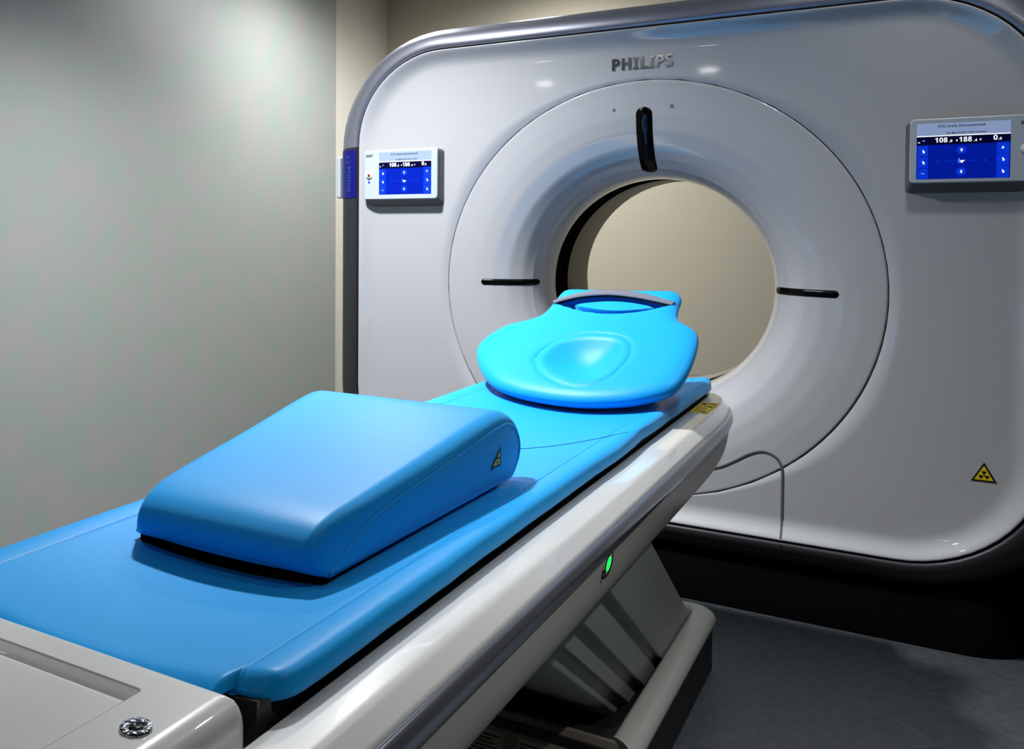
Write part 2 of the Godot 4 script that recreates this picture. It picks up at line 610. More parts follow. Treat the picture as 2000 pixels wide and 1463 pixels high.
	block(st, Vector3(-1.142, 1.272, -0.10), Vector3(-1.126, 1.432, -0.03), 0.004)
	put(st, "side_clip", M.display_case, o, "pale grey clip on the outer edge")
	# control displays
	display(o, -0.985, -0.690, 1.263, 1.446, -0.922, -0.7135, 1.281, 1.436, -0.9625, 1.3)
	display(o, 0.7045, 1.0, 1.284, 1.4585, 0.7205, 0.9235, 1.295, 1.445, 0.958, 0.7)
	# black plinth under the ring
	st = begin()
	rings = []
	for s in [[0.0, 0.0], [0.15, 0.0], [0.158, 0.008], [0.158, 0.5]]:
		var q: float = s[1]
		rings.append(ring_xz(rr(-1.0 + q, 1.0 - q, -0.93 + q, 0.004 - q, maxf(0.16 - q, 0.01), 6, 10) if q < 0.3 else rr(-0.5, 0.5, -0.48, -0.44, 0.01, 6, 10), s[0]))
	loft(st, rings)
	put(st, "plinth", M.black, o, "black plinth under the ring")

func warning_sign(o: Node, at: Vector3, w: float, h: float):
	var st := begin()
	var tr := PackedVector2Array([Vector2(at.x - w / 2, at.y), Vector2(at.x + w / 2, at.y), Vector2(at.x, at.y + h)])
	plate(st, tr, at.z, 0.0012)
	var s := put(st, "warning_sign", M.ink, o, "yellow triangular warning sticker")
	st = begin()
	var c := Vector2(at.x, at.y + h / 3)
	var inn := PackedVector2Array()
	for p in tr:
		inn.append(c + (p - c) * 0.74)
	plate(st, inn, at.z + 0.0012, 0.0005)
	put(st, "yellow_field", M.yellow, s)
	st = begin()
	for k in 3:
		var a := PI / 2 + TAU * k / 3.0
		var p := PackedVector2Array()
		for i in 7:
			p.append(c + Vector2.from_angle(a - 0.5 + i / 6.0) * h * 0.22)
		for i in 7:
			p.append(c + Vector2.from_angle(a + 0.5 - i / 6.0) * h * 0.07)
		plate(st, p, at.z + 0.0017, 0.0003)
	lathe(st, [Vector2(h * 0.045, 0.0), Vector2(h * 0.045, 0.0004), Vector2(0, 0.0004)], Vector3(c.x, c.y, at.z + 0.0017), Vector3(0, 0, 1), 10)
	put(st, "trefoil", M.ink, s)

func disc(c: Vector2, r: float, n := 24) -> PackedVector2Array:
	var p := PackedVector2Array()
	for i in n:
		p.append(c + Vector2.from_angle(TAU * i / n) * r)
	return p

func arrow(c: Vector2, r: float, a: float) -> PackedVector2Array:
	var p := PackedVector2Array()
	for q in [Vector2(1, 0), Vector2(0.1, 0.9), Vector2(0.1, 0.32), Vector2(-1, 0.32), Vector2(-1, -0.32), Vector2(0.1, -0.32), Vector2(0.1, -0.9)]:
		p.append(c + (q * r).rotated(a))
	return p

func display(o: Node, x0: float, x1: float, y0: float, y1: float, s0: float, s1: float, t0: float, t1: float, bx: float, k: float):
	var F := 0.038
	var st := begin()
	loft(st, [ring_xy(rr(x0, x1, y0, y1, 0.011, 4, 6), F - 0.006), ring_xy(rr(x0, x1, y0, y1, 0.011, 4, 6), F - 0.0025), ring_xy(rr(x0 + 0.0008, x1 - 0.0008, y0 + 0.0008, y1 - 0.0008, 0.0105, 4, 6), F - 0.0008), ring_xy(rr(x0 + 0.003, x1 - 0.003, y0 + 0.003, y1 - 0.003, 0.009, 4, 6), F)])
	fan(st, ring_xy(rr(x0 + 0.003, x1 - 0.003, y0 + 0.003, y1 - 0.003, 0.009, 4, 6), F), 3)
	var d := put(st, "control_display", M.display_case, o, "flat touch display with grey frame on the front cover")
	st = begin()
	loft(st, [ring_xy(rr(x0 + 0.001, x1 - 0.001, y0 + 0.001, y1 - 0.001, 0.011, 4, 6), F - 0.006), ring_xy(rr(x0 - 0.004, x1 + 0.004, y0 - 0.012, y1 - 0.002, 0.011, 4, 6), 0.018), ring_xy(rr(x0 - 0.010, x1 + 0.010, y0 - 0.026, y1 - 0.004, 0.014, 4, 6), 0.0)])
	put(st, "mount", M.display_side, d, "grey tapered mount")
	var W := s1 - s0
	var H := t1 - t0
	var X := func(u: float) -> float: return s0 + W * u
	var Y := func(v: float) -> float: return t1 - H * v
	var key := "scr%.1f" % k
	if not M.has(key + "blue"):
		M[key + "blue"] = glow(Color(0.0, 0.10, 0.62), 0.9 * k)
		M[key + "tile"] = glow(Color(0.02, 0.20, 0.82), 1.0 * k)
		M[key + "navy"] = glow(Color(0.005, 0.01, 0.16), 1.0 * k)
		M[key + "head"] = glow(Color(0.66, 0.74, 0.92), 0.55 * k)
		M[key + "white"] = glow(Color(0.97, 0.98, 1.0), 1.1 * k)
		M[key + "sky"] = glow(Color(0.3, 0.65, 1.0), 0.9 * k)
	var box := func(called: String, u0: float, u1: float, v0: float, v1: float, z: float, m: Material):
		var b := begin()
		plate(b, PackedVector2Array([Vector2(X.call(u0), Y.call(v1)), Vector2(X.call(u1), Y.call(v1)), Vector2(X.call(u1), Y.call(v0)), Vector2(X.call(u0), Y.call(v0))]), F + z, 0.0003)
		put(b, called, m, d)
	var shp := func(called: String, p: PackedVector2Array, z: float, m: Material):
		var b := begin()
		plate(b, p, F + z, 0.0003)
		put(b, called, m, d)
	box.call("screen", 0.0, 1.0, 0.0, 1.0, 0.0, M[key + "blue"])
	box.call("message_bar", 0.0, 1.0, 0.0, 0.222, 0.0003, M[key + "head"])
	box.call("divider_line", 0.0, 1.0, 0.218, 0.236, 0.0006, M[key + "white"])
	box.call("status_bar", 0.0, 1.0, 0.236, 0.385, 0.0003, M[key + "navy"])
	for i in 3:
		box.call("tile", 0.012, 0.128, 0.40 + i * 0.205, 0.59 + i * 0.205, 0.0003, M[key + "tile"])
		box.call("tile", 0.858, 0.988, 0.365 + i * 0.215, 0.57 + i * 0.215, 0.0003, M[key + "tile"])
	for v in [0.49, 0.875]:
		shp.call("round_key", disc(Vector2(X.call(0.49), Y.call(v)), W * 0.053), 0.0003, M[key + "tile"])
		shp.call("arrow_icon", arrow(Vector2(X.call(0.49), Y.call(v)), W * 0.021, PI / 2 if v < 0.6 else -PI / 2), 0.0006, M[key + "white"])
	for u in [0.24, 0.735]:
		shp.call("arrow_icon", arrow(Vector2(X.call(u), Y.call(0.685)), W * 0.02, PI if u < 0.5 else 0.0), 0.0004, M[key + "tile"])
	box.call("axis_line", 0.32, 0.66, 0.680, 0.688, 0.0003, M[key + "tile"])
	box.call("table_icon", 0.458, 0.472, 0.64, 0.72, 0.0006, M[key + "sky"])
	shp.call("table_icon", PackedVector2Array([Vector2(X.call(0.475), Y.call(0.675)), Vector2(X.call(0.485), Y.call(0.72)), Vector2(X.call(0.505), Y.call(0.72)), Vector2(X.call(0.508), Y.call(0.695)), Vector2(X.call(0.525), Y.call(0.69)), Vector2(X.call(0.525), Y.call(0.672))]), 0.0006, M[key + "white"])
	# small pictograms on the tiles
	for c in [[0.075, 0.505], [0.075, 0.705], [0.925, 0.68], [0.925, 0.89]]:
		shp.call("pictogram", PackedVector2Array([Vector2(X.call(c[0] - 0.012), Y.call(c[1] - 0.03)), Vector2(X.call(c[0] - 0.002), Y.call(c[1] - 0.035)), Vector2(X.call(c[0] + 0.018), Y.call(c[1])), Vector2(X.call(c[0] + 0.016), Y.call(c[1] + 0.022)), Vector2(X.call(c[0] - 0.006), Y.call(c[1] + 0.028)), Vector2(X.call(c[0] - 0.004), Y.call(c[1] + 0.006))]), 0.0006, M[key + "white"])
	shp.call("pictogram", arrow(Vector2(X.call(0.922), Y.call(0.47)), W * 0.017, PI / 4), 0.0006, M[key + "white"])
	for i in 3:
		box.call("pictogram", 0.056 + i * 0.014, 0.063 + i * 0.014, 0.895, 0.905, 0.0006, M[key + "white"])
	box.call("table_icon", 0.013, 0.038, 0.33, 0.345, 0.0006, M[key + "white"])
	shp.call("pictogram", arrow(Vector2(X.call(0.078), Y.call(0.31)), W * 0.016, 0.0), 0.0006, M[key + "sky"])
	# read-outs
	var T := F + 0.0008
	words("digits", "108", H * 0.085, Vector3(X.call(0.27), Y.call(0.305), T), M[key + "white"], d, true, 0.0003)
	words("digits", ".9", H * 0.045, Vector3(X.call(0.372), Y.call(0.325), T), M[key + "white"], d, true, 0.0003)
	words("digits", "188", H * 0.085, Vector3(X.call(0.53), Y.call(0.305), T), M[key + "white"], d, true, 0.0003)
	words("digits", ".4", H * 0.045, Vector3(X.call(0.635), Y.call(0.325), T), M[key + "white"], d, true, 0.0003)
	words("digits", "0", H * 0.085, Vector3(X.call(0.845), Y.call(0.295), T), M[key + "white"], d, true, 0.0003)
	words("digits", ".0", H * 0.045, Vector3(X.call(0.892), Y.call(0.315), T), M[key + "white"], d, true, 0.0003)
	shp.call("arrow_icon", arrow(Vector2(X.call(0.437), Y.call(0.32)), W * 0.013, -PI / 2), 0.0006, M[key + "white"])
	shp.call("pictogram", arrow(Vector2(X.call(0.69), Y.call(0.315)), W * 0.013, PI / 2), 0.0006, M[key + "white"])
	words("message_text", "ECG Leads Disconnected", H * 0.042, Vector3(X.call(0.485), Y.call(0.055), T), M.ink, d, true, 0.0003)
	words("message_text", "No connection with console", H * 0.026, Vector3(X.call(0.535), Y.call(0.178), T), M.ink, d, true, 0.0003)
	shp.call("pictogram", PackedVector2Array([Vector2(X.call(0.385), Y.call(0.195)), Vector2(X.call(0.408), Y.call(0.195)), Vector2(X.call(0.3965), Y.call(0.158))]), 0.0006, M.ink)
	# push button with red centre, and the small print above it
	st = begin()
	lathe(st, [Vector2(0.0135, 0.0), Vector2(0.0135, 0.002), Vector2(0.0125, 0.0035), Vector2(0.0, 0.004)], Vector3(bx, (y0 + y1) / 2 - 0.002, F), Vector3(0, 0, 1), 28)
	put(st, "push_button", M.white, d, "round white button")
	st = begin()
	lathe(st, [Vector2(0.0048, 0.0), Vector2(0.0048, 0.0055), Vector2(0.004, 0.0062), Vector2(0.0, 0.0064)], Vector3(bx, (y0 + y1) / 2 - 0.001, F), Vector3(0, 0, 1), 16)
	put(st, "button_centre", M.red, d, "red button centre")
	st = begin()
	lathe(st, [Vector2(0.0042, 0.0), Vector2(0.0042, 0.001), Vector2(0.0, 0.0012)], Vector3(bx - 0.001, (y0 + y1) / 2 - 0.027, F), Vector3(0, 0, 1), 16)
	put(st, "pictogram", M[key + "tile"], d)
	st = begin()
	for i in 2:
		block(st, Vector3(bx - 0.014, y1 - 0.020 - i * 0.005, F), Vector3(bx + 0.016 - i * 0.006, y1 - 0.0175 - i * 0.005, F + 0.0005))
	put(st, "small_print", M.ink, d)

# ------------------------------------------------------------------ patient table
func _table():
	var o := thing("patient_table", "white patient table with grey side strip on a slanted column, in front of the scanner", "table", Vector3(0, 0, 1.3))
	var zs := [0.300, 0.306, 0.318, 0.335, 0.36, 0.40, 0.45, 0.50, 0.60, 0.75, 1.2, 1.8, 2.4, 3.0]
	var ws := [0.262, 0.275, 0.291, 0.304, 0.317, 0.328, 0.337, 0.342, 0.349, 0.351, 0.351, 0.351, 0.351, 0.351]
	var sweep := func(prof: Array) -> Array:
		var rings := []
		for i in zs.size():
			var s: float = (ws[i] - 0.25) / 0.101
			var r := PackedVector3Array()
			for q in prof:
				var x: float = q.x
				if absf(x) > 0.25:
					x = signf(x) * (0.25 + (absf(x) - 0.25) * s)
				r.append(Vector3(x, q.y, zs[i]))
			rings.append(r)
		return rings
	var both := func(h: Array) -> Array:
		var full := []
		for i in h.size():
			full.append(Vector2(-h[i].x, h[i].y))
		for i in h.size():
			full.append(h[h.size() - 1 - i])
		return full
	# upper shell: flat rims and the trough between them
	var st := begin()
	var up_half := [Vector2(0.338, 0.674), Vector2(0.3385, 0.6790), Vector2(0.3375, 0.6815), Vector2(0.3350, 0.6838), Vector2(0.3220, 0.6942), Vector2(0.3195, 0.6962), Vector2(0.3170, 0.6980), Vector2(0.3140, 0.6992), Vector2(0.3105, 0.69975), Vector2(0.307, 0.70), Vector2(0.285, 0.7002), Vector2(0.2725, 0.7002), Vector2(0.2705, 0.7001), Vector2(0.2620, 0.6985), Vector2(0.2600, 0.6978), Vector2(0.2585, 0.6965), Vector2(0.2578, 0.693), Vector2(0.257, 0.668), Vector2(0.25, 0.664)]
	var rg: Array = sweep.call(both.call(up_half))
	loft(st, rg, false)
	fan(st, rg[0], 1)
	put(st, "upper_shell", M.shell, o, "glossy white rims of the table top")
	st = begin()
	rg = sweep.call(both.call([Vector2(0.336, 0.678), Vector2(0.341, 0.6785), Vector2(0.3455, 0.6765), Vector2(0.3485, 0.672), Vector2(0.3505, 0.665), Vector2(0.351, 0.657), Vector2(0.3495, 0.650), Vector2(0.346, 0.646), Vector2(0.340, 0.645)]))
	var right := []
	var left := []
	for r in rg:
		left.append(cut(r, 0, 8))
		right.append(cut(r, 9, 17))
	loft(st, left, false)
	fan(st, left[0], 1)
	put(st, "trim_strip", M.strip, o, "grey metallic strip along the side")
	st = begin()
	loft(st, right, false)
	fan(st, right[0], 1)
	put(st, "trim_strip", M.strip, o, "grey metallic strip along the side")
	st = begin()
	rg = sweep.call(both.call([Vector2(0.334, 0.655), Vector2(0.3415, 0.648), Vector2(0.342, 0.645), Vector2(0.3405, 0.634), Vector2(0.338, 0.618), Vector2(0.335, 0.60), Vector2(0.330, 0.580), Vector2(0.322, 0.559), Vector2(0.311, 0.540), Vector2(0.299, 0.5235), Vector2(0.288, 0.5115), Vector2(0.278, 0.5065), Vector2(0.26, 0.505)]))
	loft(st, rg, false)
	fan(st, rg[0], 1)
	put(st, "lower_shell", M.lower_shell, o, "beige grey curved underside of the table")
	# cradle board under the mattress
	st = begin()
	var cb := PackedVector3Array()
	var rings := []
	for z in [0.29, 0.30, 2.50, 2.51]:
		var s := 0.97 if (z == 0.29 or z == 2.51) else 1.0
		var r := PackedVector3Array()
		for i in 21:
			var x := lerpf(-0.248, 0.248, i / 20.0)
			r.append(Vector3(x * s, mat_top(x) - 0.0225, z))
		r.append(Vector3(0.246 * s, 0.672, z))
		r.append(Vector3(-0.246 * s, 0.672, z))
		rings.append(r)
	loft(st, rings)
	fan(st, rings[0])
	fan(st, rings[3])
	put(st, "cradle", M.cradle, o, "dark sliding board under the mattress")
	# near end cap with recessed lid and push button
	st = begin()
	var capo := func(d: float) -> PackedVector2Array: return rr(-0.247 - d, 0.247 + d, 2.531 - d * 0.5, 3.02, 0.016 + maxf(d, -0.012), 8, 6)
	rings = []
	for s in [[0.0, 0.660], [0.0, 0.706], [-0.0015, 0.713], [-0.006, 0.7205], [-0.012, 0.7255], [-0.019, 0.7288], [-0.025, 0.72995], [-0.0275, 0.73], [-0.031, 0.73]]:
		rings.append(ring_xz(capo.call(s[0]), s[1]))
	rings.append(ring_xz(rr(-0.1585, 0.1585, 2.5765, 3.0, 0.006, 8, 6), 0.73))
	rings.append(ring_xz(rr(-0.1575, 0.1575, 2.5775, 3.0, 0.006, 8, 6), 0.73))
	rings.append(ring_xz(rr(-0.1568, 0.1568, 2.578, 2.9995, 0.006, 8, 6), 0.7295))
	rings.append(ring_xz(rr(-0.1562, 0.1562, 2.5785, 2.999, 0.006, 8, 6), 0.712))
	loft(st, rings)
	var cap := put(st, "end_cap", M.shell, o, "grey beige cap at the near end of the table top")
	st = begin()
	# lid with a finger groove along its front edge
	var gp := [Vector2(2.5785, 0.7285), Vector2(2.5788, 0.7235), Vector2(2.5805, 0.7185), Vector2(2.584, 0.7150), Vector2(2.588, 0.7143), Vector2(2.592, 0.7160), Vector2(2.5955, 0.7205), Vector2(2.5985, 0.7255), Vector2(2.6005, 0.7275), Vector2(2.6025, 0.72845), Vector2(2.606, 0.7285), Vector2(2.66, 0.7285), Vector2(2.999, 0.7285)]
	rings = []
	for x in [-0.155, -0.153, -0.148, 0.148, 0.153, 0.155]:
		var r := PackedVector3Array()
		var s := 1.0 if absf(x) < 0.154 else 0.2
		for q in gp:
			r.append(Vector3(x, 0.7285 + (q.y - 0.7285) * s, q.x))
		rings.append(r)
	loft(st, rings, false)
	put(st, "lid", M.shell, cap, "inset lid with a finger groove")
	st = begin()
	var bc := Vector3(0.1995, 0.7295, 2.635)
	for k in 8:
		var sector := []
		for g in [[0.0146, 0.0], [0.0145, 0.0026], [0.0138, 0.0034], [0.0078, 0.0030], [0.0070, 0.0022]]:
			var r := PackedVector3Array()
			for i in 7:
				var a := TAU * k / 8.0 + 0.03 + (TAU / 8.0 - 0.06) * i / 6.0
				r.append(bc + Vector3(cos(a) * g[0], g[1] + 0.0004 * sin(PI * i / 6.0), sin(a) * g[0]))
			sector.append(r)
		loft(st, sector, false, k + 1)
	lathe(st, [Vector2(0.0143, 0.0), Vector2(0.0142, 0.0022), Vector2(0.0076, 0.0022), Vector2(0.0076, 0.001)], bc, Vector3(0, 1, 0), 32, 20)
	put(st, "push_button", M.chrome, cap, "round chrome push button with black centre")
	st = begin()
	lathe(st, [Vector2(0.0074, 0.0018), Vector2(0.0068, 0.0026), Vector2(0.0, 0.0028)], bc, Vector3(0, 1, 0), 24)
	put(st, "button_centre", M.black_gloss, cap, "black button centre")
	# yellow caution sticker on the rim
	st = begin()
	var c4 := [Vector2(0.2625, 0.632), Vector2(0.2650, 0.462), Vector2(0.3075, 0.474), Vector2(0.3065, 0.647)]
	var Q := func(u: float, v: float, h: float) -> Vector3:
		var a: Vector2 = c4[0].lerp(c4[1], u)
		var b: Vector2 = c4[3].lerp(c4[2], u)
		var p := a.lerp(b, v)
		return Vector3(p.x, 0.6998 + h, p.y)
	var quadq := func(s: SurfaceTool, u0: float, u1: float, v0: float, v1: float, h: float):
		s.set_smooth_group(4294967295)
		quad(s, Q.call(u0, v0, h), Q.call(u1, v0, h), Q.call(u1, v1, h), Q.call(u0, v1, h))
	quadq.call(st, 0.0, 1.0, 0.0, 1.0, 0.0008)
	var yl := put(st, "caution_label", M.yellow, o, "yellow caution label with black print")
	st = begin()
	quadq.call(st, 0.0, 1.0, 0.0, 0.045, 0.0011)
	quadq.call(st, 0.0, 1.0, 0.47, 0.52, 0.0011)
	quadq.call(st, 0.04, 0.96, 0.94, 0.965, 0.0011)
	for i in 4:
		quadq.call(st, 0.10 + i * 0.13, 0.15 + i * 0.13, 0.12, 0.40, 0.0011)
	quadq.call(st, 0.68, 0.80, 0.14, 0.40, 0.0011)
	quadq.call(st, 0.84, 0.90, 0.16, 0.42, 0.0011)
	quadq.call(st, 0.08, 0.17, 0.58, 0.88, 0.0011)
	quadq.call(st, 0.28, 0.34, 0.58, 0.70, 0.0011)
	quadq.call(st, 0.38, 0.43, 0.58, 0.72, 0.0011)
	quadq.call(st, 0.56, 0.65, 0.58, 0.88, 0.0011)
	quadq.call(st, 0.76, 0.82, 0.58, 0.88, 0.0011)
	quadq.call(st, 0.88, 0.94, 0.60, 0.88, 0.0011)
	put(st, "print", M.ink, yl)
	# round lit key on the side
	var kc := Vector3(0.3385, 0.622, 1.655)
	var kn := Vector3(1.0, -0.14, 0.0).normalized()
	st = begin()
	lathe(st, [Vector2(0.0225, -0.003), Vector2(0.0215, 0.001), Vector2(0.0200, 0.0014), Vector2(0.0185, 0.0008), Vector2(0.0150, -0.002), Vector2(0.0135, -0.0022)], kc, kn, 32)
	var ky := put(st, "round_key", M.led_dark, o, "recessed dark green key ring")
	st = begin()
	lathe(st, [Vector2(0.0135, -0.002), Vector2(0.0120, 0.0004), Vector2(0.007, 0.0016), Vector2(0.0, 0.002)], kc, kn, 24)
	put(st, "key_light", M.led, ky, "glowing green key centre")
	st = begin()
	for p in [[0.0275, 0.012], [0.0275, 0.003]]:
		var q := kc + Vector3(0.0012, 0.002 - p[0] + 0.012, 0.030 + p[1] * 0.2)
		block(st, q + Vector3(-0.002, p[1] - 0.004, -0.004), q + Vector3(0.0012, p[1], 0.006))
	put(st, "key_symbol", M.ink, o)
	# slanted telescopic column
	var slope := 1.72
	var sleeves := [[0.47, 0.795, 0.0], [0.49, 0.945, 0.014], [0.51, 1.045, 0.028], [0.53, 1.135, 0.042]]
	for k in 4:
		var s = sleeves[k]
		st = begin()
		rings = []
		for y in [0.085, 0.12, 0.20, 0.30, 0.40, 0.50, 0.56]:
			var hx: float = 0.2435 + (y - 0.12) * 0.118 - s[2]
			var off: float = (y - 0.12) * slope
			rings.append(ring_xz(rr(-hx, hx, s[0] + off, s[1] + off, 0.004 if k < 3 else 0.035, 4, 6), y))
		loft(st, rings)
		put(st, "column_sleeve", M.column, o, "grey slanted telescopic column sleeve")
	# base: black plinth, pale rim all round, near end cover
	st = begin()
	rings = []
	for s in [[0.0, 0.0], [0.128, 0.0]]:
		rings.append(ring_xz(rr(-0.299, 0.299, 0.44, 1.30, 0.05, 6, 8), s[0]))
	rings.append(ring_xz(rr(-0.24, 0.24, 0.50, 1.22, 0.04, 6, 8), 0.128))
	rings.append(ring_xz(rr(-0.235, 0.235, 0.505, 1.215, 0.04, 6, 8), 0.09))
	loft(st, rings, true, 4294967295)
	fan(st, rings[3])
	put(st, "base_plinth", M.plinth, o, "black base plinth on the floor")
	st = begin()
	rings = []
	for s in [[0.007, 0.122], [0.0085, 0.128], [0.0075, 0.134], [0.003, 0.141], [-0.004, 0.1465], [-0.014, 0.1495], [-0.028, 0.150], [-0.040, 0.149], [-0.047, 0.146], [-0.051, 0.140], [-0.051, 0.118]]:
		var d: float = s[0]
		rings.append(cut(ring_xz(rr(-0.299 - d, 0.299 + d, 0.43 - d, 1.325 + d, 0.06 + d, 6, 10), s[1]), 28, 74))
	loft(st, rings, false)
	for e in [0, 46]:
		var endr := PackedVector3Array()
		for g in rings:
			endr.append(g[e])
		fan(st, endr, 1)
	put(st, "base_rail", M.rail, o, "pale grey rounded rail around the base")
	st = begin()
	rings = []
	for s in [[0.118, 1.262], [0.136, 1.268], [0.142, 1.277], [0.140, 1.285], [0.0, 1.352]]:
		rings.append(PackedVector3Array([Vector3(-0.30, s[0], s[1] - 0.06), Vector3(-0.270, s[0], s[1]), Vector3(0.270, s[0], s[1]), Vector3(0.30, s[0], s[1] - 0.06)]))
	loft(st, rings, false, 4294967295)
	put(st, "base_cover", M.label_cover, o, "beige sloping cover at the near end of the base")
	for L in [[-0.060, 0.0385, 0.030, 0.101], [0.067, 0.127, 0.062, 0.102]]:
		var P := func(x: float, y: float, h: float) -> Vector3: return Vector3(x, y, 1.285 + (0.140 - y) * 0.4786 + h)
		st = begin()
		st.set_smooth_group(4294967295)
		quad(st, P.call(L[0], L[2], 0.0009), P.call(L[1], L[2], 0.0009), P.call(L[1], L[3], 0.0009), P.call(L[0], L[3], 0.0009))
		var pl := put(st, "rating_label", M.label_paper, o, "small printed label on the base")
		st = begin()
		st.set_smooth_group(4294967295)
		var y: float = L[3] - 0.007
		var i := 0
		while y > L[2] + 0.004:
			var e: float = L[1] - 0.008 - 0.018 * ((i * 7) % 4) / 3.0
			quad(st, P.call(L[0] + 0.006, y - 0.0028, 0.0014), P.call(e, y - 0.0028, 0.0014), P.call(e, y, 0.0014), P.call(L[0] + 0.006, y, 0.0014))
			y -= 0.0068
			i += 1
		put(st, "print", M.ink, pl)

# ------------------------------------------------------------------ mattress
func mat_top(x: float) -> float:
	var a := absf(x)
	if a <= 0.214:
		return 0.7135 + 0.0185 * pow(a / 0.214, 2.0)
	return 0.732 + (a - 0.214) * 0.16

func _mattress():
	var o := thing("table_mattress", "long thin blue vinyl mattress lying on the patient table", "mattress", Vector3(0, 0.7, 1.4))
	var half := []
	for i in 19:
		half.append(Vector2(0.2105 * i / 18.0, mat_top(0.2105 * i / 18.0)))
	half.insert(18, Vector2(0.2030, mat_top(0.2030)))
	half.insert(19, Vector2(0.2068, mat_top(0.2068)))
	half.append(Vector2(0.2130, 0.7317))
	half.append(Vector2(0.2140, 0.7298))
	half.append(Vector2(0.2150, 0.7319))
	half.append(Vector2(0.2185, 0.7326))
	for q in [Vector2(0.23, 0.7352), Vector2(0.242, 0.7366), Vector2(0.249, 0.7366), Vector2(0.2545, 0.7352), Vector2(0.2585, 0.7320), Vector2(0.2612, 0.7272), Vector2(0.2628, 0.7215), Vector2(0.2635, 0.7160), Vector2(0.2632, 0.7128), Vector2(0.2605, 0.7115), Vector2(0.25, 0.7115)]:
		half.append(q)
	var prof := []
	for i in range(half.size() - 1, 0, -1):
		prof.append(Vector2(-half[i].x, half[i].y))
	for q in half:
		prof.append(q)
	for i in 9:
		var x := lerpf(0.22, -0.22, i / 8.0)
		prof.append(Vector2(x, mat_top(x) - 0.0205))
	var nz := FastNoiseLite.new()
	nz.seed = 3
	nz.frequency = 3.0
	var zs := [0.277, 0.278, 0.281, 0.288, 0.30, 0.33]
	var z := 0.36
	while z < 2.45:
		zs.append(z)
		z += 0.022
	for q in [2.462, 2.475, 2.484, 2.491, 2.4965, 2.499, 2.50]:
		zs.append(q)
	var st := begin()
	var rings := []
	for zz in zs:
		var r := PackedVector3Array()
		var e := 0.0     # how far the outer band draws in towards the ends
		if zz < 0.33:
			e = 0.030 * pow(1.0 - sqrt(1.0 - pow((0.33 - zz) / 0.0535, 2.0)), 1.0)
		if zz > 2.462:
			e = 0.022 * (1.0 - sqrt(maxf(0.0, 1.0 - pow((zz - 2.462) / 0.0385, 2.0))))
		var thin := 1.0
		if zz > 2.484:
			thin = sqrt(maxf(0.02, 1.0 - pow((zz - 2.484) / 0.0165, 2.0)))
		if zz < 0.30:
			thin = sqrt(maxf(0.02, 1.0 - pow((0.30 - zz) / 0.0235, 2.0)))
		for q in prof:
			var a := absf(q.x)
			var x: float = q.x
			var y: float = q.y
			if a > 0.219:
				var w := clampf((a - 0.219) / 0.03, 0.0, 1.0)
				x -= signf(q.x) * (e * w)
				if y < 0.737:
					var wob := nz.get_noise_2d(zz * 1.0, 5.0 * signf(q.x)) * 0.0022 + nz.get_noise_2d(zz * 5.0, 9.0 * signf(q.x)) * 0.0008
					wob += 0.003 * exp(-pow((zz - 1.30) / 0.10, 2.0)) - 0.004 * exp(-pow((zz - 1.10) / 0.07, 2.0))
					x += signf(q.x) * wob * w * clampf((0.7375 - y) / 0.008, 0.15, 1.0)
			var low := mat_top(clampf(x, -0.25, 0.25)) - 0.0205
			if a > 0.22:
				low = minf(low, 0.7115)
			y = low + (y - low) * thin
			if zz < 0.36:
				y += 0.010 * pow((0.36 - zz) / 0.083, 2.0)
			var butt := 0.031 * (1.0 - smoothstep(0.203, 0.2065, a)) * clampf((zz - 2.44) / 0.06, 0.0, 1.0)
			r.append(Vector3(x, y, zz + butt))
		rings.append(r)
	loft(st, rings)
	fan(st, rings[0], 1)
	fan(st, rings[rings.size() - 1], 1)
	put(st, "cover", M.vinyl, o, "blue vinyl cover with two long stitched grooves")
	# cross seam where the head section begins
	st = begin()
	var p := []
	for i in 33:
		var x := lerpf(-0.245, 0.245, i / 32.0)
		p.append(Vector3(x, mat_top(x) + 0.0002 if absf(x) < 0.242 else 0.7366, 1.375 - 0.145 * pow(absf(x) / 0.2, 2.0)))
	tube(st, p, 0.0012, false, 6)
	put(st, "cross_seam", M.vinyl_seam, o, "thin curved cross seam")

